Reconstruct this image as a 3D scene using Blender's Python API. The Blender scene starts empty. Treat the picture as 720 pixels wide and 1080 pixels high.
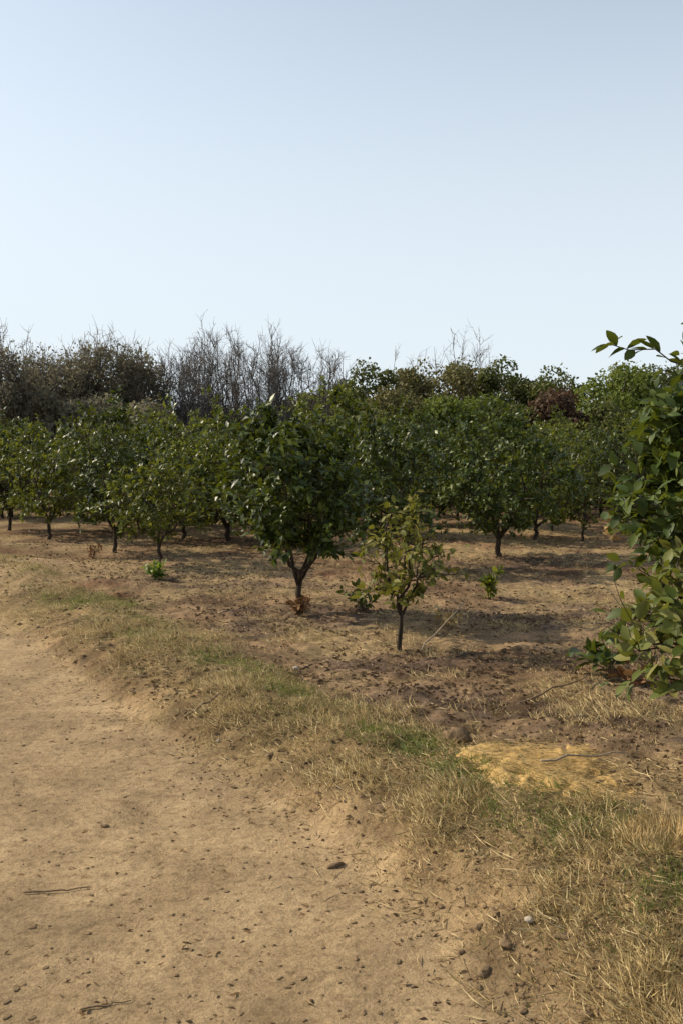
import bpy, math, random
import numpy as np
from mathutils import Vector

R = math.radians
# ------------------------------------------------------------------ camera, sky, sun, exposure
sc = bpy.context.scene
C = sc.collection
cam_d = bpy.data.cameras.new('camera')
cam = bpy.data.objects.new('camera', cam_d); C.objects.link(cam)
cam.location = (0, 0, 1.7)
cam.rotation_euler = (R(90 - 3.94), 0, 0)
cam_d.sensor_fit = 'VERTICAL'
cam_d.angle_y = 2 * math.atan(540 / 1016)
cam_d.clip_start = 0.05; cam_d.clip_end = 5000
sc.camera = cam

SUN_EL, SUN_AZ = 36.0, -73.0          # azimuth from +Y (ahead), negative = to the left
world = bpy.data.worlds.new('World'); sc.world = world
world.use_nodes = True
wn = world.node_tree.nodes; wl = world.node_tree.links
sky = wn.new('ShaderNodeTexSky'); sky.sky_type = 'NISHITA'
sky.sun_disc = False
sky.sun_elevation = R(SUN_EL); sky.sun_rotation = R(SUN_AZ)
sky.altitude = 0; sky.air_density = 1.0; sky.dust_density = 1.5; sky.ozone_density = 1.0
bg = wn['Background']; bg.inputs['Strength'].default_value = 0.15
wh = wn.new('ShaderNodeHueSaturation'); wh.inputs['Saturation'].default_value = .66; wh.inputs['Hue'].default_value = .492
wl.new(sky.outputs[0], wh.inputs['Color'])
# bright dusty air low in the sky
wt = wn.new('ShaderNodeTexCoord'); wx_ = wn.new('ShaderNodeSeparateXYZ'); wl.new(wt.outputs['Generated'], wx_.inputs[0])
wr = wn.new('ShaderNodeValToRGB'); we = wr.color_ramp.elements
for p_, v_ in ((.12, .86), (.26, .60), (.42, .26)): we.new(p_).color = (v_,) * 3 + (1,)
we[0].color = (.95,) * 3 + (1,); we[-1].position = .75; we[-1].color = (.06,) * 3 + (1,)
wl.new(wx_.outputs['Z'], wr.inputs[0])
wm = wn.new('ShaderNodeMix'); wm.data_type = 'RGBA'; wl.new(wr.outputs[0], wm.inputs[0])
wl.new(wh.outputs[0], wm.inputs[6]); wm.inputs[7].default_value = (4.5, 5.0, 5.4, 1)
wl.new(wm.outputs[2], bg.inputs['Color'])

sun_d = bpy.data.lights.new('sun', 'SUN'); sun = bpy.data.objects.new('sun', sun_d); C.objects.link(sun)
sun_d.energy = 4.6; sun_d.angle = R(0.5); sun_d.color = (1.0, 0.88, 0.68)
sdir = Vector((math.sin(R(SUN_AZ)) * math.cos(R(SUN_EL)), math.cos(R(SUN_AZ)) * math.cos(R(SUN_EL)), math.sin(R(SUN_EL))))
sun.location = sdir * 30
sun.rotation_euler = sdir.to_track_quat('Z', 'Y').to_euler()

sc.view_settings.view_transform = 'Standard'
sc.view_settings.look = 'None'
sc.view_settings.gamma = 1.0
sc.view_settings.use_curve_mapping = False
sc.view_settings.exposure = 0.25

# ------------------------------------------------------------------ helpers
def tag(o, label=None, cat=None, group=None, kind=None):
    if label: o['label'] = label
    if cat: o['category'] = cat
    if group: o['group'] = group
    if kind: o['kind'] = kind
    return o

def empty(name, loc, rz=0):
    o = bpy.data.objects.new(name, None); C.objects.link(o)
    o.empty_display_size = 0.2
    o.location = loc; o.rotation_euler = (0, 0, rz)
    return o

def link(name, me, parent=None, loc=(0, 0, 0)):
    o = bpy.data.objects.new(name, me); C.objects.link(o)
    o.location = loc
    if parent: o.parent = parent
    return o

def copy_tree(o, parent=None):
    c = o.copy(); C.objects.link(c)
    if parent: c.parent = parent
    for ch in list(o.children): copy_tree(ch, c)
    return c

def mesh_np(name, V, F, mat=None, smooth=False):
    """V (n,3); F (m,k) with one k for all faces."""
    V = np.asarray(V, np.float32); F = np.asarray(F, np.int32)
    me = bpy.data.meshes.new(name)
    me.vertices.add(len(V)); me.vertices.foreach_set('co', V.ravel())
    k = F.shape[1]
    me.loops.add(F.size); me.loops.foreach_set('vertex_index', F.ravel())
    me.polygons.add(len(F))
    me.polygons.foreach_set('loop_start', np.arange(0, F.size, k, dtype=np.int32))
    if smooth: me.polygons.foreach_set('use_smooth', np.ones(len(F), bool))
    me.update(calc_edges=True); me.validate()
    if mat: me.materials.append(mat)
    return me

class Geo:
    """collects triangles"""
    def __init__(s): s.V = []; s.F = []; s.n = 0
    def add(s, V, F):
        V = np.asarray(V, float); F = np.asarray(F, int)
        s.V.append(V); s.F.append(F + s.n); s.n += len(V)
    def mesh(s, name, mat, smooth=True):
        return mesh_np(name, np.concatenate(s.V), np.concatenate(s.F), mat, smooth)

TF = {}
def tube(g, pts, rad, k=6):
    pts = np.asarray(pts, float); n = len(pts)
    rad = np.broadcast_to(np.asarray(rad, float), (n,))
    T = np.gradient(pts, axis=0); T /= np.linalg.norm(T, axis=1, keepdims=True) + 1e-9
    up = np.array([0.31, 0.17, 0.93]) if abs(T[0] @ np.array([0.31, 0.17, 0.93])) < .9 else np.array([1., 0, 0])
    A = np.cross(T, up); A /= np.linalg.norm(A, axis=1, keepdims=True) + 1e-9
    B = np.cross(T, A)
    a = np.arange(k) * 2 * math.pi / k
    ring = pts[:, None] + rad[:, None, None] * (np.cos(a)[None, :, None] * A[:, None] + np.sin(a)[None, :, None] * B[:, None])
    V = np.concatenate([ring.reshape(-1, 3), pts[-1:] + T[-1:] * rad[-1], pts[:1]])
    if (n, k) not in TF:
        F = []
        for i in range(n - 1):
            for j in range(k):
                p, q = i * k + j, i * k + (j + 1) % k
                F += [(p, q, q + k), (p, q + k, p + k)]
        for j in range(k):
            F.append(((n - 1) * k + j, (n - 1) * k + (j + 1) % k, n * k))
            F.append(((j + 1) % k, j, n * k + 1))
        TF[(n, k)] = np.array(F)
    F = TF[(n, k)]
    g.add(V, F)

def nrm(v): return v / (np.linalg.norm(v, axis=-1, keepdims=True) + 1e-9)

LT = {  # leaf outlines: (t along, half width) stations
    'simple': [(0, 0), (.45, 1), (1, 0)],
    'fine': [(0, 0), (.14, .5), (.38, 1), (.65, .88), (.86, .45), (1, 0)],
}
def leaves(g, P, D, N, L, W, kind='simple', fold=.25, droop=.18, seed=0):
    """n leaf blades folded on the midrib and arching over"""
    P = np.asarray(P, float); n = len(P)
    if n == 0: return
    rg = np.random.default_rng(seed)
    D = nrm(np.asarray(D, float)); S = nrm(np.cross(D, N)); N = np.cross(S, D)
    L = np.broadcast_to(L, (n,)); W = np.broadcast_to(W, (n,))
    fo = fold * rg.uniform(.3, 1.6, n); dr = droop * rg.uniform(.2, 2.2, n)
    st = LT[kind]; verts = []; faces = []; idx = []
    for (t, w) in st:
        c = P + D * (L * t)[:, None] - N * (L * dr * t * t)[:, None]
        if w == 0:
            idx.append((len(verts),)); verts.append(c)
        else:
            e = N * (W * w * fo)[:, None]
            idx.append((len(verts), len(verts) + 1, len(verts) + 2))
            verts += [c + S * (W * w)[:, None] + e, c, c - S * (W * w)[:, None] + e]
    for a, b in zip(idx, idx[1:]):
        if len(a) == 1: faces += [(a[0], b[1], b[0]), (a[0], b[2], b[1])]
        elif len(b) == 1: faces += [(a[0], a[1], b[0]), (a[1], a[2], b[0])]
        else: faces += [(a[0], a[1], b[1]), (a[0], b[1], b[0]), (a[1], a[2], b[2]), (a[1], b[2], b[1])]
    k = len(verts)
    V = np.stack(verts, 1).reshape(-1, 3)
    F = (np.arange(n)[:, None, None] * k + np.array(faces)[None]).reshape(-1, 3)
    g.add(V, F)

# value noise on a lattice
def vnoise(x, y, seed=0):
    xi = np.floor(x).astype(np.int64); yi = np.floor(y).astype(np.int64)
    fx = x - xi; fy = y - yi
    fx = fx * fx * (3 - 2 * fx); fy = fy * fy * (3 - 2 * fy)
    def h(a, b):
        n = (a * 374761393 + b * 668265263 + seed * 1442695041) & 0xffffffff
        n = ((n ^ (n >> 13)) * 1274126177) & 0xffffffff
        return ((n ^ (n >> 16)) & 0xffff) / 65535.0
    return (h(xi, yi) * (1 - fx) + h(xi + 1, yi) * fx) * (1 - fy) + (h(xi, yi + 1) * (1 - fx) + h(xi + 1, yi + 1) * fx) * fy
def fbm(x, y, f, seed=0, oct=4):
    s = 0; a = .5; tot = 0
    for i in range(oct):
        s = s + a * vnoise(x * f, y * f, seed + i * 17); tot += a; a *= .55; f *= 2.03
    return s / tot
def smooth(a, b, x):
    t = np.clip((x - a) / (b - a), 0, 1); return t * t * (3 - 2 * t)

# ------------------------------------------------------------------ materials
def new_mat(name):
    m = bpy.data.materials.new(name); m.use_nodes = True
    nt = m.node_tree; return m, nt.nodes, nt.links, nt.nodes['Principled BSDF'], nt.nodes['Material Output']

def ramp(nodes, stops):
    r = nodes.new('ShaderNodeValToRGB'); e = r.color_ramp.elements
    while len(e) < len(stops): e.new(.5)
    for el, (p, c) in zip(e, stops): el.position = p; el.color = (*c, 1)
    return r

def leaf_mat(name, cols, rough=.38, trans=.28, tcol=(.16, .22, .03), spec=.5, objvar=.25):
    m, n, l, b, out = new_mat(name)
    geo = n.new('ShaderNodeNewGeometry'); oi = n.new('ShaderNodeObjectInfo')
    k = len(cols)
    r = ramp(n, [(i / (k - 1), c) for i, c in enumerate(cols)])
    l.new(geo.outputs['Random Per Island'], r.inputs[0])
    hs = n.new('ShaderNodeHueSaturation')
    mr = n.new('ShaderNodeMapRange'); mr.inputs[3].default_value = 1 - objvar; mr.inputs[4].default_value = 1 + objvar
    l.new(oi.outputs['Random'], mr.inputs[0]); l.new(mr.outputs[0], hs.inputs['Value'])
    l.new(r.outputs[0], hs.inputs['Color'])
    l.new(hs.outputs[0], b.inputs['Base Color'])
    b.inputs['Roughness'].default_value = rough
    b.inputs['Specular IOR Level'].default_value = spec
    t = n.new('ShaderNodeBsdfTranslucent')
    mx = n.new('ShaderNodeMix'); mx.data_type = 'RGBA'; mx.inputs[0].default_value = .6
    l.new(hs.outputs[0], mx.inputs[6]); mx.inputs[7].default_value = (*tcol, 1)
    l.new(mx.outputs[2], t.inputs['Color'])
    ms = n.new('ShaderNodeMixShader'); ms.inputs[0].default_value = trans
    l.new(b.outputs[0], ms.inputs[1]); l.new(t.outputs[0], ms.inputs[2]); l.new(ms.outputs[0], out.inputs[0])
    return m

def bark_mat(name, a, b_, scale=18, rough=.9):
    m, n, l, b, out = new_mat(name)
    tc = n.new('ShaderNodeTexCoord'); mp = n.new('ShaderNodeMapping'); mp.inputs['Scale'].default_value = (1, 1, .3)
    nz = n.new('ShaderNodeTexNoise'); nz.inputs['Scale'].default_value = scale; nz.inputs['Detail'].default_value = 6
    l.new(tc.outputs['Object'], mp.inputs[0]); l.new(mp.outputs[0], nz.inputs['Vector'])
    r = ramp(n, [(.3, a), (.7, b_)]); l.new(nz.outputs['Fac'], r.inputs[0]); l.new(r.outputs[0], b.inputs['Base Color'])
    bp = n.new('ShaderNodeBump'); bp.inputs['Strength'].default_value = .6; bp.inputs['Distance'].default_value = .01
    l.new(nz.outputs['Fac'], bp.inputs['Height']); l.new(bp.outputs[0], b.inputs['Normal'])
    b.inputs['Roughness'].default_value = rough; b.inputs['Specular IOR Level'].default_value = .2
    return m

def straw_mat(name, cols, rough=.7, trans=.15):
    return leaf_mat(name, cols, rough, trans, tcol=cols[-1], spec=.25, objvar=.05)

M = {}
M['citrus'] = leaf_mat('citrus_leaf', [(.015, .027, .004), (.027, .044, .006), (.048, .070, .010), (.10, .12, .024)], tcol=(.20, .23, .012), trans=.20, rough=.42, spec=.34, objvar=.38)
M['citrus_light'] = leaf_mat('citrus_leaf_light', [(.036, .054, .006), (.070, .094, .010), (.115, .140, .018), (.19, .20, .04)], tcol=(.28, .30, .02), trans=.30, rough=.42, spec=.34)
M['citrus_young'] = leaf_mat('citrus_leaf_young', [(.05, .062, .010), (.085, .095, .014), (.125, .125, .022), (.19, .16, .04)], tcol=(.30, .28, .03), rough=.55, spec=.22)
M['sapling'] = leaf_mat('sapling_leaf', [(.05, .075, .014), (.09, .115, .022), (.14, .155, .035), (.22, .20, .06)], tcol=(.28, .28, .03), rough=.52, spec=.25)
M['citrus_near'] = leaf_mat('citrus_leaf_near', [(.018, .032, .005), (.030, .050, .008), (.050, .074, .012), (.09, .11, .025)], rough=.52, spec=.26, trans=.24, tcol=(.24, .27, .02))
M['yellow_leaf'] = leaf_mat('yellow_leaf', [(.38, .33, .05), (.45, .36, .06)], tcol=(.5, .4, .05))
M['weed_green'] = leaf_mat('weed_leaf', [(.10, .17, .02), (.16, .24, .03), (.22, .28, .05)], rough=.55, trans=.35, tcol=(.3, .38, .04))
M['weed_dry'] = straw_mat('dry_weed_leaf', [(.12, .055, .025), (.20, .10, .04), (.30, .17, .07)])
M['stalk_dry'] = straw_mat('dry_stalk_leaf', [(.42, .30, .12), (.55, .40, .18), (.35, .22, .09)])
M['wood_dark'] = bark_mat('citrus_bark', (.022, .016, .011), (.07, .052, .036), 30)
M['wood_grey'] = bark_mat('grey_bark', (.10, .088, .078), (.18, .163, .148), 6)
M['wood_brown'] = bark_mat('brown_bark', (.11, .092, .072), (.20, .168, .13), 6)
M['stick'] = bark_mat('dry_stick', (.10, .065, .035), (.24, .17, .10), 40)
M['stick_pale'] = bark_mat('pale_stick', (.22, .17, .11), (.40, .32, .22), 40)
M['clod'] = bark_mat('dark_clod', (.12, .078, .042), (.22, .15, .08), 90)
M['earth'] = bark_mat('earth_lump', (.10, .066, .036), (.20, .135, .075), 60)
M['stone_pale'] = bark_mat('pale_stone', (.26, .22, .16), (.40, .34, .27), 40)

# ------------------------------------------------------------------ the lie of the land
EY = np.array([-20, 0, 1.5, 2.91, 3.28, 3.83, 4.25, 4.78, 5.62, 6.56, 8.04, 9.65, 30, 600])
EX = np.array([7.0, 1.75, 1.13, .60, .47, .23, .04, -.34, -.90, -1.51, -2.41, -3.45, -17, -380])
def edge_s(x, y):
    """distance right of the road edge (m), wobbling a little"""
    s = (x - np.interp(y, EY, EX)) * .87
    return s + (fbm(x, y, 2.2, 5, 3) - .5) * .22
MOUNDS = [(-4.2, 13.2, .9, .16), (-2.75, 11.2, .7, .10), (-5.3, 15.2, 1.0, .12), (.4, 6.3, .5, .05), (1.7, 5.6, .55, .06), (-3.7, 11.9, .5, .09)]
def H(x, y):
    x = np.asarray(x, float); y = np.asarray(y, float)
    s = edge_s(x, y)
    road = -.10 + (fbm(x, y, .9, 11, 3) - .5) * .05 + (fbm(x, y, 7, 12, 3) - .5) * .016
    berm = .10 * np.exp(-((s - .75) / .45) ** 2) * (.6 + .8 * fbm(x, y, 1.3, 21, 3))
    land = (fbm(x, y, .5, 31, 4) - .5) * .14 + (fbm(x, y, 3.2, 32, 4) - .5) * .085 + (fbm(x, y, 11, 33, 4) - .5) * .05 + berm
    for (mx, my, r, h) in MOUNDS:
        land = land + h * np.exp(-(((x - mx) / r) ** 2 + ((y - my) / r) ** 2) ** 1.2)
    k = smooth(-.08, .24, s)
    far = smooth(16, 40, np.hypot(x, y))
    z = road * (1 - k) + land * k
    return z * (1 - .8 * far)
def h1(x, y): return float(H(np.array([x]), np.array([y]))[0])

# straw heap and dark mulch places
def blob(x, y, cx, cy, rx, ry, seed, rot=0):
    c, s_ = math.cos(rot), math.sin(rot)
    u = ((x - cx) * c + (y - cy) * s_) / rx; v = (-(x - cx) * s_ + (y - cy) * c) / ry
    d = np.sqrt(u * u + v * v) + (fbm(x, y, 2.6, seed, 4) - .5) * 1.3
    return 1 - smooth(.65, 1.15, d)
GREEN = [(.78, 4.35, .34, .62, .5), (-.42, 6.35, .32, .60, .55), (-2.65, 10.1, .42, 1.1, .58), (.28, 5.2, .22, .4, .5), (-1.6, 8.0, .25, .6, .55)]
def greenness(x, y):
    s = edge_s(x, y)
    band = np.exp(-((s - .85) / .28) ** 2) * smooth(.46, .62, fbm(x, y, 1.1, 41, 3))
    for i, (cx, cy, rx, ry, rot) in enumerate(GREEN): band = np.maximum(band, blob(x, y, cx, cy, rx, ry, 45 + i, rot))
    return np.clip(band, 0, 1) * (.25 + .75 * smooth(.35, .6, fbm(x, y, 5, 43, 3)))
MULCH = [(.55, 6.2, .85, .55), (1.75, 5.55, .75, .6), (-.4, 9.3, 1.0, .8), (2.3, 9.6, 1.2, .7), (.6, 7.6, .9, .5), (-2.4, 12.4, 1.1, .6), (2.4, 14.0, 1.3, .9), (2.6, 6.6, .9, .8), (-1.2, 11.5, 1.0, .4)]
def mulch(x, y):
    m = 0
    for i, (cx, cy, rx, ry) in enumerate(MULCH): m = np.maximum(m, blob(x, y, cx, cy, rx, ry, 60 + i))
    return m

def axis(lo, hi, step, out_lo, out_hi, grow=1.09):
    a = list(np.arange(lo, hi + 1e-6, step)); d = step; v = hi
    while v < out_hi: d *= grow; v += d; a.append(v)
    d = step; v = lo; pre = []
    while v > out_lo: d *= grow; v -= d; pre.append(v)
    return np.array(pre[::-1] + a)
gx = axis(-3.2, 3.2, .03, -900, 900, 1.07)
gy = axis(2.2, 9.0, .03, -60, 1500, 1.045)
X, Y = np.meshgrid(gx, gy)
Z = H(X, Y)
S = edge_s(X, Y)
# base colours
def col(*c): return np.array(c)[None, None]
n1 = smooth(.28, .72, fbm(X, Y, .7, 71, 4))[..., None]; n2 = smooth(.25, .75, fbm(X, Y, 4, 72, 5))[..., None]
road_c = col(.372, .268, .152) * (.95 + .10 * n1) * (.86 + .24 * n2)
soil = (col(.140, .086, .048) * (1 - n1) + col(.265, .182, .104) * n1) * (.68 + .6 * n2)
red = (smooth(.5, .68, fbm(X, Y, .55, 73, 3)) * (.3 + .7 * smooth(.4, .6, fbm(X, Y, 5, 77, 4))))[..., None] * smooth(8, 10, Y)[..., None]
soil = soil * (1 - .6 * red) + col(.20, .092, .048) * .6 * red
straw = smooth(.46, .60, fbm(X, Y, 1.5, 74, 4))[..., None]
soil = soil * (1 - .6 * straw) + col(.36, .27, .14) * .6 * straw
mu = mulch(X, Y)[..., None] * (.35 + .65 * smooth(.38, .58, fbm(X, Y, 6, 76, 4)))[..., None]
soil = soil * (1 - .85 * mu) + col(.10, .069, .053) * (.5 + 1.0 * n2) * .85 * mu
verge = np.exp(-((S - .5) / .5) ** 2)[..., None]
soil = soil * (1 - .7 * verge) + col(.25, .178, .085) * (.55 + .75 * n2) * .7 * verge
gr = greenness(X, Y)[..., None]
soil = soil * (1 - .6 * gr) + col(.10, .115, .03) * .6 * gr
pale = blob(X, Y, -4.2, 12.4, 2.0, 1.8, 90)[..., None]
soil = soil * (1 - .7 * pale) + col(.40, .285, .165) * .7 * pale
k = smooth(-.1, .12, S)[..., None]
colr = np.clip(road_c * (1 - k) + soil * k, .01, .8)

m_ground, n, l, b, out = new_mat('earth_ground')
at = n.new('ShaderNodeAttribute'); at.attribute_name = 'tint'
tc = n.new('ShaderNodeTexCoord')
def noise(scale, detail=6, rough=.6):
    z = n.new('ShaderNodeTexNoise'); z.inputs['Scale'].default_value = scale; z.inputs['Detail'].default_value = detail
    z.inputs['Roughness'].default_value = rough; l.new(tc.outputs['Object'], z.inputs['Vector']); return z
na, nb = noise(22, 8, .7), noise(3.5, 6, .6)
r1 = ramp(n, [(.28, (.55, .52, .48)), (.5, (1, 1, 1)), (.75, (1.25, 1.25, 1.22))])
l.new(na.outputs['Fac'], r1.inputs[0])
r2 = ramp(n, [(.3, (.78, .76, .74)), (.7, (1.15, 1.15, 1.15))])
l.new(nb.outputs['Fac'], r2.inputs[0])
def mul(a, c):
    x = n.new('ShaderNodeMix'); x.data_type = 'RGBA'; x.blend_type = 'MULTIPLY'; x.inputs[0].default_value = 1
    l.new(a, x.inputs[6]); l.new(c, x.inputs[7]); return x.outputs[2]
vo = n.new('ShaderNodeTexVoronoi'); vo.inputs['Scale'].default_value = 11; vo.inputs['Randomness'].default_value = 1
wp = n.new('ShaderNodeMix'); wp.data_type = 'RGBA'; wp.blend_type = 'LINEAR_LIGHT'; wp.inputs[0].default_value = .045
l.new(tc.outputs['Object'], wp.inputs[6]); l.new(noise(40, 3, .6).outputs['Color'], wp.inputs[7]); l.new(wp.outputs[2], vo.inputs['Vector'])
vr = ramp(n, [(.09, (.40, .34, .28)), (.19, (1, 1, 1))]); l.new(vo.outputs['Distance'], vr.inputs[0])
nc = noise(90, 4, .7); r3 = ramp(n, [(.3, (.72, .70, .68)), (.7, (1.2, 1.2, 1.2))]); l.new(nc.outputs['Fac'], r3.inputs[0])
l.new(mul(mul(mul(mul(at.outputs['Color'], r1.outputs[0]), r2.outputs[0]), vr.outputs[0]), r3.outputs[0]), b.inputs['Base Color'])
bp = n.new('ShaderNodeBump'); bp.inputs['Strength'].default_value = .8; bp.inputs['Distance'].default_value = .03
l.new(na.outputs['Fac'], bp.inputs['Height'])
bp2 = n.new('ShaderNodeBump'); bp2.inputs['Strength'].default_value = .7; bp2.inputs['Distance'].default_value = .01
l.new(nc.outputs['Fac'], bp2.inputs['Height']); l.new(bp.outputs[0], bp2.inputs['Normal']); l.new(bp2.outputs[0], b.inputs['Normal'])
b.inputs['Roughness'].default_value = .95; b.inputs['Specular IOR Level'].default_value = .1

nx, ny = len(gx), len(gy)
Vg = np.stack([X, Y, Z], -1).reshape(-1, 3)
ii = (np.arange(ny - 1)[:, None] * nx + np.arange(nx - 1)[None]).ravel()
Fg = np.stack([ii, ii + 1, ii + 1 + nx, ii + nx], 1)
dzy, dzx = np.gradient(Z, gy, gx)
Ng = nrm(np.stack([-dzx, -dzy, np.ones_like(Z)], -1)).reshape(-1, 3)
is_road = S.ravel()[Fg].mean(1) < 0
def ground_obj(name, faces):
    used = np.unique(faces); mp = np.full(len(Vg), -1); mp[used] = np.arange(len(used))
    me = mesh_np(name, Vg[used], mp[faces], m_ground, True)
    a = me.attributes.new('tint', 'FLOAT_COLOR', 'POINT')
    cc = np.concatenate([colr.reshape(-1, 3)[used], np.ones((len(used), 1))], 1).astype(np.float32)
    a.data.foreach_set('color', cc.ravel())
    me.normals_split_custom_set_from_vertices([tuple(v) for v in Ng[used]])
    return tag(link(name, me), kind='structure')
ground_obj('dirt_road', Fg[is_road])
ground_obj('orchard_ground', Fg[~is_road])

# ------------------------------------------------------------------ trees
def arc(p0, p1, rg, n=6, sag=0.0, wob=.05, lift=0.0):
    t = np.linspace(0, 1, n)[:, None]; p0 = np.asarray(p0); p1 = np.asarray(p1)
    d = np.linalg.norm(p1 - p0)
    w = rg.normal(0, wob * d, (n, 3)) * np.sin(math.pi * t)
    return p0 + (p1 - p0) * t + np.array([0, 0, 1]) * lift * d * np.sin(math.pi * t) + w

PU, PR = [0, .12, .35, .62, .84, 1], [.30, .66, 1.0, .98, .68, .22]
def citrus_meshes(seed, h, r, fork, zb, n_limb, n_clump, n_leaf, leaf_len, leaf_mat_, kind='simple', trunk_r=.035, twig_r=.0035, lean=(0, 0), sig=.15, limbs_split=True, off=(0, 0)):
    rg = np.random.default_rng(seed)
    gt = Geo()
    base = np.array([0, 0, -.06]); top = np.array([lean[0], lean[1], fork])
    tp = arc(base, top, rg, 7, wob=.035)
    tube(gt, tp, np.interp(np.linspace(0, 1, 7), [0, .12, 1], [trunk_r * 1.5, trunk_r * 1.05, trunk_r * .85]), 9)
    limbs = []; a0 = rg.uniform(0, 6.28)
    def env(u): return r * np.interp(u, PU, PR)
    for i in range(n_limb):
        a = a0 + i * 6.283 / n_limb + rg.normal(0, .3)
        u = rg.uniform(.55, .93); rr = env(u) * rg.uniform(.35, .8)
        e = np.array([off[0] + rr * math.cos(a), off[1] + rr * math.sin(a), zb + (h - zb) * u])
        s0 = tp[-1] if i % 2 == 0 else tp[-2]
        pts = arc(s0, e, rg, 9, wob=.045)
        bow = np.array([math.cos(a), math.sin(a), 0]) * r * .12
        pts += bow * np.sin(math.pi * np.linspace(0, 1, 9))[:, None]
        rad = np.interp(np.linspace(0, 1, 9), [0, 1], [trunk_r * .62, twig_r * 1.4])
        limbs.append((pts, rad, Geo()))
        tube(limbs[-1][2], pts, rad, 7)
    allp = np.concatenate([q[0][2:] for q in limbs]); own = np.repeat(np.arange(n_limb), 7)
    # clump centres spread through the crown
    cs = []; dmin = .62 * (r * r * (h - zb) / n_clump) ** (1 / 3) * 1.5
    tries = 0
    ph = rg.uniform(0, 50)
    def rag(u, a): return .44 + 1.06 * float(fbm(np.array([ph + 1.3 * math.cos(a) + 2.2 * u]), np.array([ph + 1.3 * math.sin(a) - 1.1 * u]), 1.0, seed, 2)[0])
    while len(cs) < n_clump and tries < 6000:
        tries += 1
        a = rg.uniform(0, 6.283); u = rg.uniform(.02, .99); f_ = rag(u, a); rr = env(u) * f_ * math.sqrt(rg.uniform(.05, 1)); u = u * (.45 + .55 * f_) if u > .7 else u
        p = np.array([off[0] + rr * math.cos(a), off[1] + rr * math.sin(a), zb + (h - zb) * u])
        if all(np.linalg.norm(p - q) > dmin for q in cs): cs.append(p)
        elif tries % 200 == 0: dmin *= .9
    P = []; D = []
    axis_c = np.array([off[0], off[1], 0])
    per = max(1, int(n_leaf / len(cs) / 6 / 1)) 
    for c in cs:
        j = np.argmin(np.linalg.norm(allp - c, axis=1) + np.maximum(0, allp[:, 2] - c[2]) * .8)
        g = limbs[own[j]][2]
        sp = arc(allp[j], c, rg, 5, wob=.07, lift=.05)
        tube(g, sp, np.linspace(twig_r * 1.7, twig_r, 5), 4)
        outw = c - axis_c; outw = np.array([outw[0], outw[1], .25 * r]); outw = outw / np.linalg.norm(outw)
        nt = 6
        wgt = rg.uniform(.55, 1.5)
        for t in range(nt):
            st = sp[rg.integers(2, 5)]
            d = nrm(outw * .7 + np.array([0, 0, .35]) + rg.normal(0, .75, 3))
            ln = sig * rg.uniform(.7, 1.9)
            if t == 0 and rg.uniform() < .38:
                d = nrm(outw * rg.uniform(.2, .9) + np.array([0, 0, .8]) + rg.normal(0, .3, 3)); ln = sig * rg.uniform(1.5, 2.7)
            e = st + d * ln
            tw = arc(st, e, rg, 4, wob=.06)
            tube(g, tw, np.linspace(twig_r * .8, twig_r * .45, 4), 3)
            m = max(2, int(round(per * wgt * rg.uniform(.7, 1.3))))
            tt = rg.uniform(.15, 1.05, m)[:, None]
            P.append(st + (e - st) * tt + rg.normal(0, .01, (m, 3)))
            D.append(nrm(d * .6 + rg.normal(0, .62, (m, 3)) + np.array([0, 0, -.12])))
    P = np.concatenate(P); D = np.concatenate(D); nn = len(P)
    Nn = nrm(rg.normal(0, .55, (nn, 3)) + np.array([0, 0, 1.0]) + .5 * nrm(P - np.array([off[0], off[1], zb + .4 * (h - zb)])))
    L = leaf_len * rg.uniform(.6, 1.25, nn)
    gl = Geo(); leaves(gl, P, D, Nn, L, L * rg.uniform(.21, .29, nn), kind, seed=seed)
    meshes = [('trunk', gt.mesh('trunk', M['wood_dark']))]
    if limbs_split:
        for q in limbs: meshes.append(('limb', q[2].mesh('limb', M['wood_dark'])))
    else:
        g = Geo()
        for q in limbs:
            for v, f, in zip(q[2].V, q[2].F): pass
            v = np.concatenate(q[2].V); f = np.concatenate(q[2].F); g.add(v, f)
        meshes.append(('limbs' if False else 'branchwork', g.mesh('branchwork', M['wood_dark'])))
    meshes.append(('crown', gl.mesh('crown', leaf_mat_, kind == 'fine')))
    return meshes

def plant(name, meshes, x, y, label, cat, group=None, rz=0, scale=1):
    e = empty(name, (x, y, h1(x, y)), rz); e.scale = (scale,) * 3
    tag(e, label, cat, group)
    for nm, me in meshes: link(nm, me, e)
    return e

G = 'citrus trees of the orchard'
# the front rows, each tree with its own shape
plant('citrus_tree', citrus_meshes(101, 1.86, 0.78, 0.3, 0.6, 6, 86, 8500, 0.092, M['citrus'], trunk_r=.033), -0.42, 9.68,
      'dark dense citrus tree with forked V trunk rising from a tuft of dead brown weeds', 'tree', G)
plant('citrus_tree', citrus_meshes(102, 1.52, 0.7, .36, 0.3, 4, 51, 2520, 0.084, M['citrus_light'], trunk_r=.028), -2.55, 13.41,
      'small airy citrus tree with a bright green weed at its foot', 'tree', G)
plant('citrus_tree', citrus_meshes(103, 2.14, 1.05, .34, 0.3, 5, 86, 6440, 0.088, M['citrus'], trunk_r=.035), -3.58, 15.19,
      'broad dark citrus tree standing just behind the small airy one at left', 'tree', G)
plant('citrus_tree', citrus_meshes(104, 2.02, 1.02, .30, 0.3, 4, 74, 4760, 0.088, M['citrus_light'], trunk_r=.035), -5.27, 17.32,
      'citrus tree with wide V fork near left edge, behind the pale earth mounds', 'tree', G)
plant('citrus_tree', citrus_meshes(105, 1.88, 0.95, .36, 0.28, 4, 63, 4760, 0.088, M['citrus'], trunk_r=.035), -6.62, 19.17,
      'leftmost dark citrus tree, cut by the left edge of the photo', 'tree', G)
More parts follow.
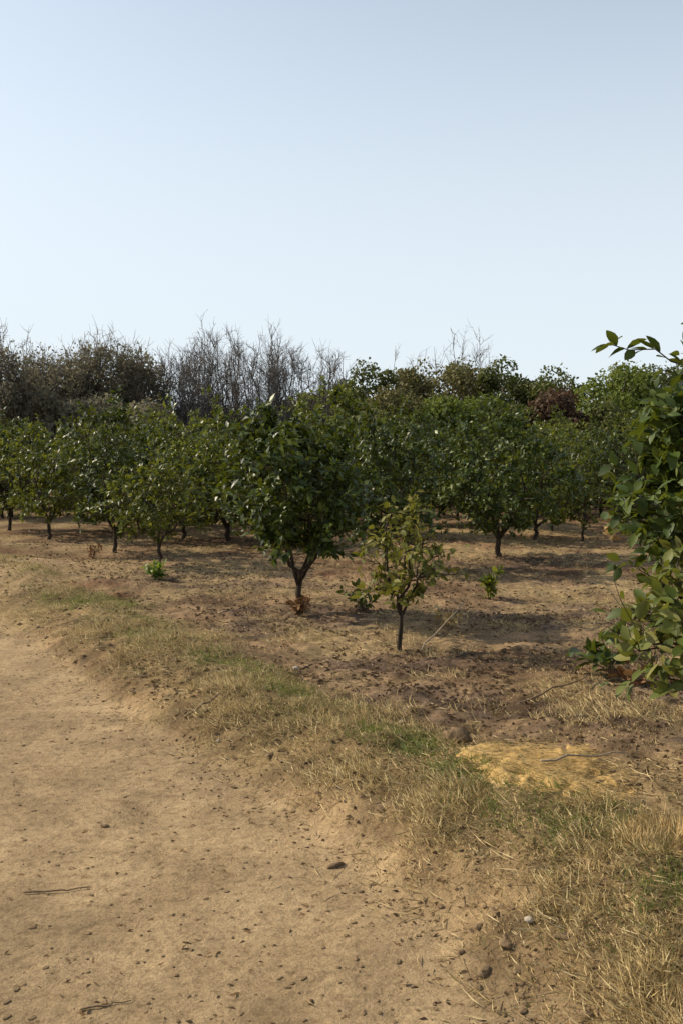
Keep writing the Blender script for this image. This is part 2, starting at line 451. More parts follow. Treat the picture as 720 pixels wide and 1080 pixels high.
plant('citrus_tree', citrus_meshes(106, 1.74, 0.88, .26, 0.2, 5, 65, 4760, 0.084, M['citrus_light'], trunk_r=.05), -2.06, 17.38,
      'low yellowish green citrus tree with stout short trunk left of the central tree', 'tree', G)
plant('citrus_tree', citrus_meshes(107, 2.14, 1.2, .34, 0.32, 6, 109, 9500, 0.088, M['citrus'], trunk_r=.042), 2.4, 14.69,
      'wide round dark citrus tree on one short trunk, right of the young tree', 'tree', G)
plant('citrus_tree', citrus_meshes(108, 1.97, 0.8, .34, 0.19, 5, 71, 5600, 0.088, M['citrus'], trunk_r=.038), .62, 13.2,
      'dark citrus tree directly behind the thin young tree', 'tree', G)
plant('citrus_tree', citrus_meshes(109, 2.72, 0.95, .4, 0.47, 5, 100, 7280, 0.092, M['citrus_light'], trunk_r=.045), -.25, 18.6,
      'tallest citrus tree, its light top showing above the central dark one', 'tree', G)
plant('citrus_tree', citrus_meshes(110, 1.97, 1.05, .3, 0.2, 5, 71, 4760, 0.088, M['citrus_light'], trunk_r=.035), 4.15, 19.0,
      'lighter citrus tree just right of and behind the wide round one', 'tree', G)
plant('citrus_tree', citrus_meshes(111, 1.35, 0.57, .3, 0.21, 4, 25, 896, 0.084, M['citrus_light'], trunk_r=.022), 4.35, 17.3,
      'thin sparse citrus sapling behind the dry straw coloured stalk', 'tree', G)
plant('citrus_tree', citrus_meshes(112, 2.24, 1.08, .35, 0.38, 5, 92, 6440, 0.088, M['citrus'], trunk_r=.04), 1.15, 18.0,
      'tall dark citrus tree filling the gap between the central and wide round trees', 'tree', G)
# the thin young tree in front
plant('young_citrus_tree', citrus_meshes(120, 1.16, 0.42, 0.36, 0.38, 5, 34, 680, 0.078, M['citrus_young'], 'fine', trunk_r=.021, twig_r=.004, sig=.11), 0.49, 7.99,
      'thin young citrus tree with sparse yellowish leaves, nearest to the road', 'tree', G)
# the near one on the right, with arching shoots
near = plant('citrus_tree', citrus_meshes(131, 2.36, 0.88, .42, 0.72, 6, 190, 16000, 0.08, M['citrus_near'], 'fine', trunk_r=.04, sig=.16), 2.30, 4.75,
      'large leaved citrus tree close by at the right edge, shoots arching over', 'tree', G)
rg = np.random.default_rng(9)
for (p0, p1, mlf) in (((-.22, 0, 1.75), (-.97, .1, 2.20), 21), ((-.25, .1, 1.8), (-.72, 0, 2.06), 10), ((-.4, -.1, 1.2), (-.84, -.1, 1.36), 8), ((-.4, .0, .95), (-.82, .05, 1.0), 9)):
    g = Geo(); pts = arc(p0, p1, rg, 8, wob=.03, lift=.10); tube(g, pts, np.linspace(.006, .0025, 8), 5)
    link('shoot', g.mesh('shoot', M['wood_dark']), near)
    sh = near.children[-1]
    t = rg.uniform(.35, 1.02, mlf); P = np.stack([np.interp(t, np.linspace(0, 1, 8), pts[:, k]) for k in range(3)], 1)
    D = nrm(nrm(np.array(p1) - np.array(p0)) * .7 + rg.normal(0, .5, (mlf, 3)) + np.array([0, 0, -.15]))
    g = Geo(); leaves(g, P, D, nrm(rg.normal(0, .5, (mlf, 3)) + np.array([0, 0, 1])), .10 * rg.uniform(.7, 1.15, mlf), .026, 'fine', seed=mlf)
    link('shoot_leaves', g.mesh('shoot_leaves', M['citrus_near'], True), sh)
g = Geo(); leaves(g, [(-.66, -.42, .88)], [(-.1, -.4, .9)], [(-.3, -1, .1)], .12, .04, 'fine')
tag(link('yellow_leaf', g.mesh('yellow_leaf', M['yellow_leaf'], True), near), label='single yellowed leaf on the lower branches')
plant('citrus_sapling', citrus_meshes(132, 1.15, .44, .3, 0.56, 5, 46, 1200, 0.09, M['sapling'], 'fine', trunk_r=.016, sig=.12), 1.64, 4.15,
      'low bushy yellow green citrus sapling under the near right tree', 'tree', G)

# further rows: a few tree shapes shared among many trees
proto = [citrus_meshes(140 + i, hh, rr * 1.25, .30, .14, 4, 74, 4200, .10, M['citrus' if i % 3 else 'citrus_light'], trunk_r=.04, twig_r=.005, limbs_split=False) for i, (hh, rr) in enumerate([(1.95, .9), (2.15, .85), (1.75, .95), (2.35, .95)])]
BACK = [  # x, y, shape, scale, label
    (-1.15, 16.2, 2, .86, 'citrus tree squeezed between the low yellowish green one and the central one'),
    (-4.35, 18.9, 2, 1.0, 'citrus tree between the wide V forked one and the broad dark one'),
    (3.55, 17.6, 0, .95, 'citrus tree tucked close behind the right flank of the wide round one'),
    (5.75, 18.9, 1, .95, 'citrus tree in the gap between the wide round one and the near right tree'),
    (-2.9, 17.6, 0, .95, 'citrus tree behind the small airy one with the green weed'),
    (1.9, 20.6, 1, 1.0, 'citrus tree behind the left flank of the wide round one'),
    (.3, 21.2, 3, .95, 'citrus tree behind the gap left of the tall dark one'),
    (-4.6, 20.5, 0, 1.08, 'citrus tree behind the wide V forked one at left'),
    (-3.2, 20.2, 3, 1.05, 'tall citrus tree behind the broad dark one at left'),
    (-7.9, 22.4, 1, 1.0, 'citrus tree behind the leftmost dark one'),
    (-1.9, 21.2, 1, 1.05, 'citrus tree behind the low yellowish green one'),
    (3.0, 20.8, 1, 1.1, 'citrus tree behind the wide round dark one'),
    (5.6, 22.2, 2, 1.05, 'citrus tree in the gap right of the wide round one, far row'),
    (7.0, 22.6, 0, 1.05, 'far row citrus tree right behind the near right tree shoots'),
    (8.4, 23.2, 1, 1.0, 'far row citrus tree mostly hidden by the near right tree'),
]
rb = random.Random(4)
for j, yy in enumerate((23.6, 26, 28.8, 31.8, 35)):
    nlim = yy * .40
    xs = np.arange(-nlim, nlim + .1, 1.75 + .12 * j)
    for q in xs: BACK.append((q + rb.uniform(-.3, .3), yy + rb.uniform(-.5, .5), rb.randrange(4), rb.uniform(.9, 1.12), None))
for (x, y, s, sc_, lab) in BACK:
    own = lab is not None
    plant('citrus_tree', proto[s], x, y, lab or 'dark green citrus tree among the packed far rows of the orchard', 'tree',
          G if own else 'citrus trees packed in the far rows', rb.uniform(0, 6.28), sc_)

# ------------------------------------------------------------------ the belt of trees beyond the orchard
M['far_green'] = leaf_mat('far_green_leaf', [(.046, .050, .015), (.072, .076, .022), (.11, .11, .034)], rough=.6, spec=.2)
M['far_olive'] = leaf_mat('far_olive_leaf', [(.08, .076, .028), (.12, .11, .04), (.17, .15, .06)], rough=.6, spec=.2, tcol=(.2, .18, .05))
M['far_bright'] = leaf_mat('far_bright_leaf', [(.06, .085, .015), (.10, .13, .022), (.15, .18, .035)], rough=.6, spec=.2, tcol=(.28, .32, .04))
M['far_red'] = leaf_mat('far_red_leaf', [(.075, .048, .032), (.105, .066, .042), (.14, .09, .055)], rough=.7, spec=.2, tcol=(.2, .1, .05))
M['far_brown'] = leaf_mat('far_brown_leaf', [(.12, .108, .07), (.165, .148, .10), (.21, .19, .135)], rough=.7, spec=.15, trans=.45, tcol=(.22, .2, .12))

def broad_meshes(seed, h, w, zb, n_cl, per, leaf, mat, wood='wood_brown'):
    rg = np.random.default_rng(seed)
    gt = Geo(); fork = zb + .15 * h
    tp = arc((0, 0, -.2), (rg.normal(0, .15), rg.normal(0, .15), fork), rg, 6, wob=.03)
    tube(gt, tp, np.linspace(.20, .13, 6), 8)
    cs = []
    for i in range(n_cl):
        v = nrm(rg.normal(0, 1, 3)); q = rg.uniform(.35, 1) ** .5
        cs.append(np.array([v[0] * w * q * .82, v[1] * w * q * .82, zb + (h - zb) * (.5 + .44 * v[2] * q)]))
    P = []; D = []; N = []
    for c in cs:
        tube(gt, arc(tp[-1], c, rg, 5, wob=.06, lift=.05), np.linspace(.07, .015, 5), 4)
        rr = w * rg.uniform(.22, .42)
        m = int(per * rg.uniform(.6, 1.3))
        v = nrm(rg.normal(0, 1, (m, 3))); q = rg.uniform(.2, 1, m) ** .45
        P.append(c + v * (rr * q)[:, None] * np.array([1, 1, .8])); D.append(nrm(v * .5 + rg.normal(0, .7, (m, 3)))); N.append(nrm(v + rg.normal(0, .5, (m, 3)) + np.array([0, 0, .5])))
    P, D, N = map(np.concatenate, (P, D, N))
    gl = Geo(); L = leaf * rg.uniform(.6, 1.4, len(P)); leaves(gl, P, D, N, L, L * .36, seed=seed)
    return [('trunk', gt.mesh('trunk', M[wood])), ('crown', gl.mesh('crown', mat, False))]

def bare_meshes(seed, h, w, n_stem, wood, leafn=0, leafmat=None, twig=.011, dens=1.0):
    rg = np.random.default_rng(seed); gt = Geo(); gb = Geo()
    P = []
    tube(gt, arc((0, 0, -.2), (rg.normal(0, .08), rg.normal(0, .08), h * .2), rg, 6, wob=.03), np.linspace(.14, .10, 6), 8)
    t0 = np.array([0, 0, h * .17])
    for i in range(n_stem):
        a = rg.uniform(0, 6.28); rr = w * math.sqrt(rg.uniform(.02, 1)) * .75
        e = np.array([rr * math.cos(a), rr * math.sin(a), h * rg.uniform(.72, 1.0)])
        st = arc(t0 * rg.uniform(.2, 1), e, rg, 9, wob=.03); bow = np.array([math.cos(a), math.sin(a), 0]) * rr * .35
        st += bow * np.sin(math.pi * np.linspace(0, 1, 9))[:, None]
        tube(gb, st, np.linspace(.055, twig, 9), 4)
        for k in range(int(11 * dens)):
            t = rg.uniform(.22, .97); p = np.array([np.interp(t, np.linspace(0, 1, 9), st[:, q]) for q in range(3)])
            d = nrm(rg.normal(0, .55, 3) + np.array([0, 0, .85])); ln = h * rg.uniform(.10, .24) * (1.15 - .5 * t)
            br = arc(p, p + d * ln, rg, 5, wob=.05); tube(gb, br, np.linspace(twig * 1.6, twig * .7, 5), 3)
            for m in range(int(5 * dens)):
                q = br[rg.integers(1, 5)]; d2 = nrm(d * .6 + rg.normal(0, .55, 3) + np.array([0, 0, .4])); l2 = ln * rg.uniform(.25, .6)
                tube(gb, arc(q, q + d2 * l2, rg, 3, wob=.05), np.linspace(twig * .9, twig * .45, 3), 3)
                P.append(q + d2 * l2 * rg.uniform(.2, 1))
    out = [('trunk', gt.mesh('trunk', M[wood])), ('branchwork', gb.mesh('branchwork', M[wood]))]
    if leafn:
        P = np.array(P); P = P[rg.integers(0, len(P), leafn)] + rg.normal(0, .12, (leafn, 3))
        P = P[P[:, 2] < h * rg.uniform(.8, .98, len(P))]
        gl = Geo(); L = .13 * rg.uniform(.6, 1.4, len(P)); leaves(gl, P, rg.normal(0, 1, (len(P), 3)), rg.normal(0, 1, (len(P), 3)), L, L * .33, seed=seed)
        out.append(('crown', gl.mesh('crown', leafmat, False)))
    return out

def at(px, Yd): return (px - 360) / 1016 * Yd, Yd
def top_h(py, Yd): return 1.7 + (470 - py) / 1016 * Yd

GD = 'dark brownish trees beyond the orchard at left'
dark = [bare_meshes(201 + i, 1, .26, 15, 'wood_brown', 0, None) for i in range(0)]
DARK = [(8, 40, 350, 1.7, 3600, 'dark brown tree at the far left edge with twiggy tall top'),
        (38, 44, 362, 1.6, 2200, 'dark thin topped tree second from the left edge beyond the orchard'),
        (66, 43, 378, 2.0, 5200, 'dense dark brownish tree, lower dome beside the far left twiggy one'),
        (92, 47, 357, 1.7, 2600, 'dark twiggy tree showing thin stems above the dense dome'),
        (122, 44, 355, 2.0, 5000, 'densest dark brown tree with rounded top, left of the bare poles'),
        (152, 46, 362, 1.9, 4200, 'dark brown tree with ragged right side next to the bare grey trees')]
for i, (px, Yd, py, w, nl, lab) in enumerate(DARK):
    x, y = at(px, Yd)
    plant('dark_tree', bare_meshes(201 + i, top_h(py, Yd), w, 16, 'wood_brown', int(nl * 1.8), M['far_brown'], twig=.010, dens=1.45), x, y, lab, 'tree', GD)
GB = 'bare grey trees beyond the orchard'
BARE = [(188, 46, 358, 1.1, 9, 'bare grey tree beside the dense brown ones, first of the thin row'),
        (208, 44, 352, 1.2, 11, 'bare grey tree with dense upright twigs, second of the thin row'),
        (234, 46, 350, 1.3, 11, 'bare grey tree with tallest upright twigs in the thin row'),
        (254, 48, 362, 1.0, 8, 'slim bare grey tree at the right of the tallest bare one'),
        (280, 45, 354, 1.15, 10, 'bare grey tree with vase shaped twigs, sky on both sides'),
        (302, 46, 360, 1.1, 9, 'bare grey tree left of the open gap of sky'),
        (343, 47, 368, 1.1, 6, 'thinnest bare tree standing in the open sky gap'),]
for i, (px, Yd, py, w, ns, lab) in enumerate(BARE):
    x, y = at(px, Yd)
    plant('bare_tree', bare_meshes(231 + i, top_h(py, Yd), w * 1.15, ns + 5, 'wood_grey', 0, None, twig=.009, dens=1.5), x, y, lab, 'tree', GB)
for i, (px, Yd, py, w, ns, lab) in enumerate([(498, 62, 350, 2.6, 7, 'wispy bare tree poking above the green belt'), (440, 62, 362, 2.0, 5, 'faint bare twigs above the left end of the green belt')]):
    x, y = at(px, Yd)
    plant('bare_tree', bare_meshes(251 + i, top_h(py, Yd), w, ns, 'wood_grey', 0, None, twig=.010, dens=1.2), x, y, lab, 'tree', GB)
GG = 'leafy trees of the far belt at right'
BELT = [  # px, distance, top py, half width m, material, label
    (330, 52, 408, 1.7, 'far_olive', 'low olive bush in the sky gap under the thinnest bare tree'),
    (362, 52, 400, 1.6, 'far_green', 'low dark green tree right of the open sky gap'),
    (392, 50, 383, 1.8, 'far_green', 'dark green dome tree at the left end of the green belt'),
    (425, 52, 378, 2.0, 'far_olive', 'olive brown dome tree between two darker green domes'),
    (462, 51, 374, 2.2, 'far_olive', 'broad olive tree below the wispy bare tree'),
    (497, 53, 378, 1.9, 'far_olive', 'olive tree right below the wispiest bare twigs'),
    (528, 51, 374, 1.7, 'far_green', 'dark green dome beside the notch of sky in the belt'),
    (556, 60, 392, 1.6, 'far_green', 'small dark tree filling the notch of sky in the belt'),
    (585, 50, 378, 1.7, 'far_green', 'dark green tree with knobbly top above the reddish bush'),
    (588, 42, 412, 1.4, 'far_red', 'reddish brown bush in front of the far belt'),
    (636, 46, 378, 2.0, 'far_bright', 'bright yellow green tree left of the near right shoots'),
    (672, 47, 384, 1.8, 'far_bright', 'yellow green tree partly behind the near right shoots'),
    (705, 48, 376, 2.0, 'far_green', 'dark far tree behind the near right citrus tree'),
    (480, 43, 415, 1.8, 'far_bright', 'low light green bush before the broad olive tree'),
    (540, 43, 418, 1.7, 'far_green', 'low dark bush before the belt, left of the reddish one'),
    (420, 43, 414, 1.7, 'far_olive', 'low olive bush before the left dome trees of the belt'),
    (640, 41, 424, 1.5, 'far_green', 'low dark bush below the bright yellow green tree'),
    (290, 47, 424, 1.8, 'far_olive', 'low olive bush at the feet of the vase shaped bare tree'),
    (215, 47, 422, 2.0, 'far_brown', 'low brown scrub at the feet of the tallest bare trees'),
    (150, 41, 425, 1.8, 'far_brown', 'low brown scrub before the ragged dark tree'),
    (95, 41, 420, 1.9, 'far_brown', 'low brown scrub before the dense dark dome'),
    (30, 40, 412, 1.9, 'far_brown', 'low brown scrub before the far left dark tree')]
for i, (px, Yd, py, w, mt, lab) in enumerate(BELT):
    x, y = at(px, Yd); h = top_h(py, Yd); w *= 1.2
    plant('far_bush' if 'bush' in lab or 'scrub' in lab else 'far_tree', broad_meshes(261 + i, h, w, .5, 34, 230, .17, M[mt]), x, y, lab, 'bush' if 'bush' in lab or 'scrub' in lab else 'tree', GG)
# a far-off wood behind everything, one mass
rg = np.random.default_rng(77)
gl = Geo(); m = 26000
xx = rg.uniform(-75, 75, m); yy = 95 + rg.normal(0, 4, m)
hh = 3.6 + 2.2 * fbm(xx, yy, .12, 81, 4)
zz = hh * rg.uniform(0, 1, m) ** .8
leaves(gl, np.stack([xx, yy, zz], 1), rg.normal(0, 1, (m, 3)), rg.normal(0, 1, (m, 3)) + np.array([0, 0, .6]), .55 * rg.uniform(.6, 1.4, m), .2, seed=3)
tag(link('far_wood', gl.mesh('far_wood', M['far_olive'], False)), 'low far wood seen as one mass beyond the trees', 'wood', kind='stuff')

# ------------------------------------------------------------------ small plants and single things
def tuft_mesh(name, seed, n_, h, spread, mat, w=.006, lean=.5):
    rg = np.random.default_rng(seed); g = Geo()
    a = rg.uniform(0, 6.283, n_); r0 = spread * .35 * np.sqrt(rg.uniform(0, 1, n_))
    P = np.stack([r0 * np.cos(a), r0 * np.sin(a), np.full(n_, -.01)], 1)
    D = nrm(np.stack([np.cos(a), np.sin(a), np.zeros(n_)], 1) * (lean * rg.uniform(.1, 1.5, n_))[:, None] + np.array([0, 0, 1]) + rg.normal(0, .15, (n_, 3)))
    L = h * rg.uniform(.5, 1.1, n_)
    leaves(g, P, D, np.stack([np.cos(a), np.sin(a), np.full(n_, .6)], 1), L, w * rg.uniform(.6, 1.3, n_), 'fine', fold=.2, droop=.3, seed=seed)
    return g.mesh(name, mat)
def weed_meshes(seed, n_stem, h, spread, leaf_len, nl, mat, wood):
    rg = np.random.default_rng(seed); g = Geo(); gs = Geo()
    for i in range(n_stem):
        a = rg.uniform(0, 6.28); e = np.array([math.cos(a) * spread * rg.uniform(.2, 1), math.sin(a) * spread * rg.uniform(.2, 1), h * rg.uniform(.5, 1)])
        pts = arc((0, 0, -.02), e, rg, 6, wob=.06, lift=.1); tube(gs, pts, np.linspace(.005, .002, 6), 4)
        t = rg.uniform(.2, 1.03, nl); P = np.stack([np.interp(t, np.linspace(0, 1, 6), pts[:, k]) for k in range(3)], 1)
        D = nrm(rg.normal(0, .7, (nl, 3)) + e * .6 / np.linalg.norm(e)); L = leaf_len * rg.uniform(.6, 1.2, nl)
        leaves(g, P, D, nrm(rg.normal(0, .6, (nl, 3)) + np.array([0, 0, 1])), L, L * .26, 'fine', seed=seed + i)
    return [('stem', gs.mesh('stem', M[wood])), ('foliage', g.mesh('foliage', M[mat], True))]
plant('weed', weed_meshes(301, 9, .20, .14, .08, 12, 'weed_green', 'weed_green'), -2.33, 12.03, 'bright green weed at the foot of the small airy citrus tree', 'weed')
plant('dead_weed', weed_meshes(302, 12, .22, .13, .06, 12, 'weed_dry', 'stick'), -0.42, 9.55, 'dead reddish brown weeds round the central forked trunk', 'weed')
plant('seedling', weed_meshes(303, 7, .34, .24, .10, 14, 'citrus_light', 'wood_dark'), 1.65, 10.71, 'low leafy green seedling in the shade right of the young tree', 'plant')
plant('seedling', weed_meshes(304, 8, .30, .30, .09, 9, 'citrus_light', 'wood_dark'), 0.25, 9.76, 'leafy low shoots sprouting left of the thin young tree', 'plant')
plant('dry_stalk', weed_meshes(305, 5, .55, .13, .17, 9, 'stalk_dry', 'stick_pale'), 4.56, 16.19, 'dry straw coloured stalk with hanging leaves, right of the orchard', 'plant')
plant('dead_weed', weed_meshes(306, 9, .22, .25, .06, 9, 'weed_dry', 'stick'), -3.75, 14.4, 'dead brown weeds before the broad dark citrus tree at left', 'weed')
plant('dry_weed', weed_meshes(308, 10, .16, .24, .07, 9, 'stalk_dry', 'stick_pale'), 1.02, 8.9, 'straw coloured flattened weeds behind the young tree shadow', 'weed')
plant('cut_branch', weed_meshes(307, 9, .30, .30, .13, 8, 'citrus_near', 'stick'), 2.01, 7.05, 'heap of wilted cut citrus branches lying by the right edge', 'branch')
plant('fallen_leaves', weed_meshes(309, 7, .10, .24, .13, 4, 'weed_dry', 'stick'), 2.12, 6.85, 'brown curled leaves on the cut branches by the right edge', 'leaves')

for i, (x, y, n_, h, sp, lab) in enumerate([(1.30, 3.80, 700, .10, .42, 'pale matted straw coloured grass tuft at lower right edge of the verge')]):
    e = link('grass_tuft', tuft_mesh('grass_tuft', 320 + i, n_, h, sp, M['stalk_dry'], .0018, 1.6), None, (x, y, h1(x, y)))
    tag(e, lab, 'grass tuft')

def stick(x, y, x2, y2, r_, lab, z0=.01, z1=.01, mat='stick', cat='stick', seed=1):
    rg = np.random.default_rng(seed); g = Geo()
    p0 = np.array([x, y, h1(x, y) + z0]); p1 = np.array([x2, y2, h1(x2, y2) + z1]); d = p1 - p0
    tube(g, arc((0, 0, 0), d, rg, 7, wob=.025), np.linspace(r_, r_ * .5, 7), 6)
    tag(link('stick', g.mesh('stick', M[mat]), None, p0), lab, cat)
stick(.66, 8.0, 1.08, 8.45, .008, 'long pale stick leaning up beside the young tree', -.02, .34, 'stick_pale', seed=2)
stick(-1.27, 3.74, -1.02, 3.80, .0045, 'thin dark stick on the road near the left edge', .008, .008, seed=3)
stick(-.98, 5.93, -.78, 6.06, .011, 'short brown stick at the grassy edge of the road', .02, .05, seed=4)
stick(-.83, 2.95, -.68, 3.0, .0035, 'small dark twig at the bottom left of the road', .006, .006, seed=5)
stick(-.25, 8.7, .05, 8.2, .008, 'thin brown stick lying on soil left of the young tree', .01, .02, seed=6)
stick(1.15, 6.2, 1.75, 6.75, .008, 'thin bent stick on the dark mulch by the right edge', .01, .06, seed=7)
stick(1.0, 4.75, 1.5, 5.0, .007, 'thin dry stem lying across the straw heap', .05, .06, 'stick_pale', seed=8)

ico = None
def lump_mesh(name, seed, r, mat, flat=.65, rough=.22, sub=3):
    import bmesh
    bm = bmesh.new(); bmesh.ops.create_icosphere(bm, subdivisions=sub, radius=1)
    V = np.array([v.co[:] for v in bm.verts]); F = np.array([[v.index for v in f.verts] for f in bm.faces]); bm.free()
    rg = np.random.default_rng(seed)
    for k_ in range(14):
        d = nrm(rg.normal(0, 1, 3)); c = rg.uniform(.3, .9); V *= (1 - rough * np.clip((V @ d) - c, 0, 1))[:, None] * 1.01
    nz = fbm(V[:, 0] * 1.0 + 9 + V[:, 2] * .7, V[:, 1] + 5 + V[:, 2] * .5, 2.2, seed, 3) - .5
    V *= (1 + nz * rough * 2)[:, None]
    V *= np.array([rg.uniform(.85, 1.25), rg.uniform(.85, 1.15), flat]) * r
    return mesh_np(name, V, F, M[mat], True)
tag(link('earth_clod', lump_mesh('earth_clod', 401, .065, 'earth', .7, .8), None, (.62, 5.2, h1(.62, 5.2) + .035)), 'rounded dark brown earth clod at the left end of the straw heap', 'clod')
tag(link('stone', lump_mesh('stone', 402, .015, 'stone_pale', .7), None, (.665, 3.32, h1(.665, 3.32) + .015)), 'small whitish stone in dry grass at the lower road edge', 'stone')
tag(link('stone', lump_mesh('stone', 403, .018, 'stone_pale', .7), None, (.36, 5.72, h1(.36, 5.72) + .02)), 'pale stone above the green grass, left of the round earth clod', 'stone')
tag(link('stone', lump_mesh('stone', 404, .013, 'stone_pale', .7), None, (-.72, 5.55, h1(-.72, 5.55) + .012)), 'little whitish stone at the road edge near the brown stick', 'stone')
tag(link('stone', lump_mesh('stone', 405, .022, 'stone_pale', .7), None, (-.35, 7.3, h1(-.35, 7.3) + .02)), 'pale stone lying on open soil left of the young tree', 'stone')

# straw heap
heap = empty('straw_heap', (1.0, 4.80, h1(1.0, 4.80)), -.25)
tag(heap, 'low heap of orange tan straw on the verge above the green grass', 'straw heap')
q = np.linspace(-1, 1, 90); HX, HY = np.meshgrid(q, q)
rr = np.sqrt(HX ** 2 + HY ** 2) + (fbm(HX + 3, HY + 3, 2.6, 95, 5) - .5) * 1.5
wx, wy = .46, .60
ca, sa = math.cos(-.25), math.sin(-.25)
lx, ly = HX * wx, HY * wy
gxw = 1.0 + lx * ca - ly * sa; gyw = 4.80 + lx * sa + ly * ca
hz = H(gxw, gyw) - h1(1.0, 4.80) + .034 * (1 - smooth(.2, .95, rr)) + (fbm(HX + 5, HY * 1.6 + 5, 6, 96, 5) - .5) * .045 - .035 * smooth(.75, 1.0, rr)
M['straw_heap'] = bark_mat('straw_heap', (.33, .205, .07), (.48, .325, .125), 30)
i2 = (np.arange(89)[:, None] * 90 + np.arange(89)[None]).ravel()
link('mound', mesh_np('mound', np.stack([lx, ly, hz], -1).reshape(-1, 3), np.stack([i2, i2 + 1, i2 + 91, i2 + 90], 1), M['straw_heap'], True), heap)
rg = np.random.default_rng(97); m = 3200
a = rg.uniform(0, 6.28, m); ra = np.sqrt(rg.uniform(0, 1, m)) * 1.0
px_, py_ = ra * np.cos(a) * wx, ra * np.sin(a) * wy
iz = np.maximum(hz, H(gxw, gyw) - h1(1.0, 4.80))[np.clip(((py_ / wy + 1) * 44.5).astype(int), 0, 89), np.clip(((px_ / wx + 1) * 44.5).astype(int), 0, 89)]
g = Geo(); D = nrm(np.stack([np.ones(m), rg.normal(.1, 1.0, m), rg.normal(.02, .10, m)], 1))
leaves(g, np.stack([px_, py_, iz + .006], 1), D, np.tile([0, 0, 1.], (m, 1)) + rg.normal(0, .3, (m, 3)), rg.uniform(.03, .10, m), .0016, droop=.05, seed=5)
M['straw_blade'] = straw_mat('straw_blade', [(.31, .195, .07), (.45, .31, .12), (.56, .41, .19)])
tag(link('loose_straw', g.mesh('loose_straw', M['straw_blade'], False), heap), kind='stuff')

# dark clods and droppings on the road
rg = np.random.default_rng(12)
clods = [lump_mesh('clod', 420 + i, .0095, 'clod', .42, .55, 2) for i in range(5)]
cnt = 0
while cnt < 230:
    yy = 2.75 + 5.2 * rg.uniform() ** 1.5; xx = rg.uniform(-.40 * yy, 1.0)
    s = float(edge_s(np.array([xx]), np.array([yy]))[0])
    if s > -.05 or xx < -.40 * yy: continue
    if float(fbm(np.array([xx]), np.array([yy]), 1.4, 55, 3)[0]) < rg.uniform(.2, .55): continue
    o = link('clod', clods[cnt % 5], None, (xx, yy, h1(xx, yy) + .002)); k_ = rg.choice([.6, .8, 1, 1.2], p=[.3, .3, .25, .15]); o.scale = (k_ * rg.uniform(.8, 1.5), k_, k_ * .8)
    o.rotation_euler = (0, 0, rg.uniform(0, 6.28))
    tag(o, 'small dark dry clod among the many scattered over the pale dirt road', 'clod', 'dark clods scattered over the road')
    cnt += 1
for i, (x, y, r_, lab) in enumerate([(.08, 3.79, .013, 'largest dark clod on the road near the grassy edge'), (-.10, 3.0, .012, 'larger dark clod at the bottom middle of the road'), (-1.12, 4.45, .016, 'larger dark clod at the left of the road above the dark stick')]):
    tag(link('clod', lump_mesh('clod', 440 + i, r_, 'clod', .45, .5, 3), None, (x, y, h1(x, y) + .004)), lab, 'clod')

# crumbled earth along the foot of the bank
lumps = [lump_mesh('earth_lump', 460 + i, .020, 'earth', .6, .5, 2) for i in range(5)]
cnt = 0
while cnt < 90:
    yy = 2.8 + 6.5 * rg.uniform() ** 1.4; xx = float(np.interp(yy, EY, EX)) + rg.normal(.06, .13)
    if abs(xx) > .40 * yy: continue
    k_ = rg.choice([.35, .55, .8, 1.2], p=[.4, .3, .2, .1])
    o = link('earth_lump', lumps[cnt % 5], None, (xx, yy, h1(xx, yy) + .002)); o.scale = (k_ * rg.uniform(.8, 1.5), k_, k_)
    o.rotation_euler = (0, 0, rg.uniform(0, 6.28)); cnt += 1
    tag(o, 'crumbled brown earth lump among those along the foot of the grassy bank', 'clod', 'earth lumps along the foot of the bank')

# ------------------------------------------------------------------ grass, straw and litter nobody could count
M['dry_grass'] = straw_mat('dry_grass', [(.12, .076, .033), (.34, .24, .10), (.54, .41, .19), (.72, .59, .33)])
M['green_grass'] = leaf_mat('green_grass', [(.055, .088, .014), (.09, .13, .022), (.16, .19, .05)], rough=.6, trans=.35, tcol=(.25, .28, .05), objvar=.02)
M['litter'] = straw_mat('leaf_litter', [(.05, .03, .02), (.10, .06, .033), (.17, .105, .055), (.27, .185, .10)])
M['straw_lit'] = straw_mat('pale_straw', [(.20, .135, .06), (.34, .245, .11), (.54, .42, .23)])
rg = np.random.default_rng(500)
def sample(n_, ymin, ymax, pw=1.6):
    """points in the view wedge, denser close by"""
    y = ymin + (ymax - ymin) * rg.uniform(0, 1, n_) ** pw
    x = rg.uniform(-.44, .44, n_) * (y + .8)
    return x, y
def blades(name, x, y, h, w, lean, mat, up=1.0, lift=0.0):
    m = len(x); g = Geo(); a = rg.uniform(0, 6.283, m)
    P = np.stack([x, y, H(x, y) - .004 + lift], 1)
    D = nrm(np.stack([np.cos(a), np.sin(a), np.zeros(m)], 1) * (lean * rg.uniform(.2, 1.6, m))[:, None] + np.array([0, 0, up]))
    leaves(g, P, D, np.stack([np.cos(a + 1), np.sin(a + 1), np.full(m, .5)], 1), h, w, droop=.3, seed=7)
    return g.mesh(name, mat, False)
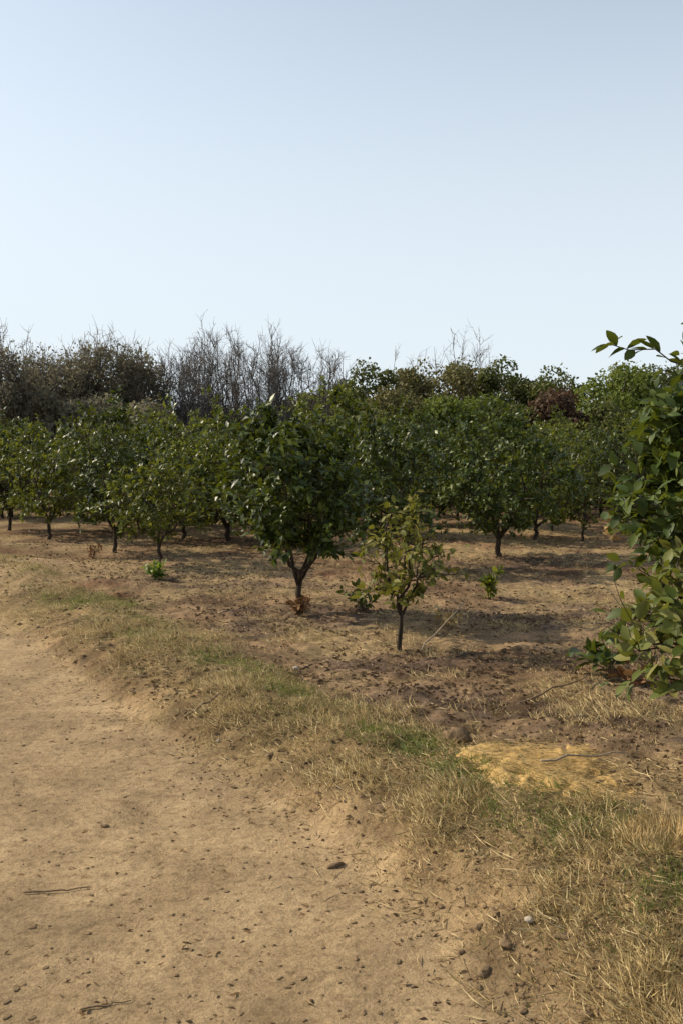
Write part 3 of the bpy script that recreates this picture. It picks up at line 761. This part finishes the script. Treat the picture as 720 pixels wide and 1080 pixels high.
# dry verge grass, in tufts
x, y = sample(85000, 2.5, 14, 1.5); s = edge_s(x, y)
dens = np.exp(-(np.maximum(0, np.abs(s - .62) - .22) / .25) ** 2) * (.32 + .68 * smooth(.42, .57, fbm(x, y, 3.1, 57, 4))) + .34 * smooth(.3, .9, s) * smooth(.46, .62, fbm(x, y, 1.2, 58, 3))
inheap = ((x - 1.0) / .42) ** 2 + ((y - 4.80) / .56) ** 2 < 1
kp = (rg.uniform(0, 1, len(x)) < dens) & (s > -.08) & ~inheap; x, y = x[kp], y[kp]
x = np.repeat(x, 7) + rg.normal(0, .022, len(x) * 7); y = np.repeat(y, 7) + rg.normal(0, .022, len(y) * 7)
hgt = .046 * rg.uniform(.4, 1.4, len(x)) * (.35 + 1.3 * smooth(.3, .7, fbm(x, y, 2.6, 59, 3)))
tag(link('dry_grass', blades('dry_grass', x, y, hgt, .0019, 1.6, M['dry_grass'])), 'dry yellowed grass along the bank of the road', 'grass', kind='stuff')
nd = len(x)
# green grass band
x, y = sample(280000, 2.6, 15, 1.4); kp = rg.uniform(0, 1, len(x)) < np.maximum(greenness(x, y) * .8, .10 * np.exp(-((edge_s(x, y) - .8) / .4) ** 2)); x, y = x[kp], y[kp]
tag(link('green_grass', blades('green_grass', x, y, .05 * rg.uniform(.4, 1.4, len(x)), .0021, .9, M['green_grass'])), 'short green grass band along the top of the bank', 'grass', kind='stuff')
# straw lying flat over orchard floor and verge
x, y = sample(60000, 2.5, 20, 1.5); s = edge_s(x, y)
kp = (rg.uniform(0, 1, len(x)) < (.12 + .75 * smooth(.42, .64, fbm(x, y, 1.5, 74, 4))) * smooth(-.25, .25, s) * (1 - .6 * mulch(x, y)) + .45 * np.exp(-((s - .5) / .45) ** 2)); x, y = x[kp], y[kp]
tag(link('fallen_straw', blades('fallen_straw', x, y, rg.uniform(.03, .13, len(x)), .0024, 1.0, M['straw_lit'], up=.12, lift=.012)), 'pale straw lying loose on the orchard floor', 'straw', kind='stuff')
# dead leaves
x, y = sample(80000, 2.7, 19, 1.4); s = edge_s(x, y)
kp = (rg.uniform(0, 1, len(x)) < (.16 + .5 * mulch(x, y) + .45 * smooth(.46, .60, fbm(x, y, 2.1, 91, 3))) * smooth(-.15, .4, s)); x, y = x[kp], y[kp]
L = rg.uniform(.012, .05, len(x)) * np.interp(y, [3, 7], [.55, 1.1])
tag(link('leaf_litter', blades('leaf_litter', x, y, L, L * .27, 1.0, M['litter'], up=.12, lift=.006)), 'dead brown leaves littering the soil between trees', 'leaf litter', kind='stuff')
# crumbs of dry matter on the road
x, y = sample(30000, 2.6, 11, 1.5); s = edge_s(x, y)
kp = (s < 0) & (rg.uniform(0, 1, len(x)) < .10 * smooth(.40, .62, fbm(x, y, 1.9, 93, 3)) + .5 * np.exp(-(s / .16) ** 2)); x, y = x[kp], y[kp]
L = rg.uniform(.008, .03, len(x))
tag(link('road_litter', blades('road_litter', x, y, L, L * .22, 1.0, M['litter'], up=.15, lift=.004)), 'tiny bits of dead leaf and twig strewn on the road', 'litter', kind='stuff')
print('blades', nd, 'objects', len(bpy.data.objects))
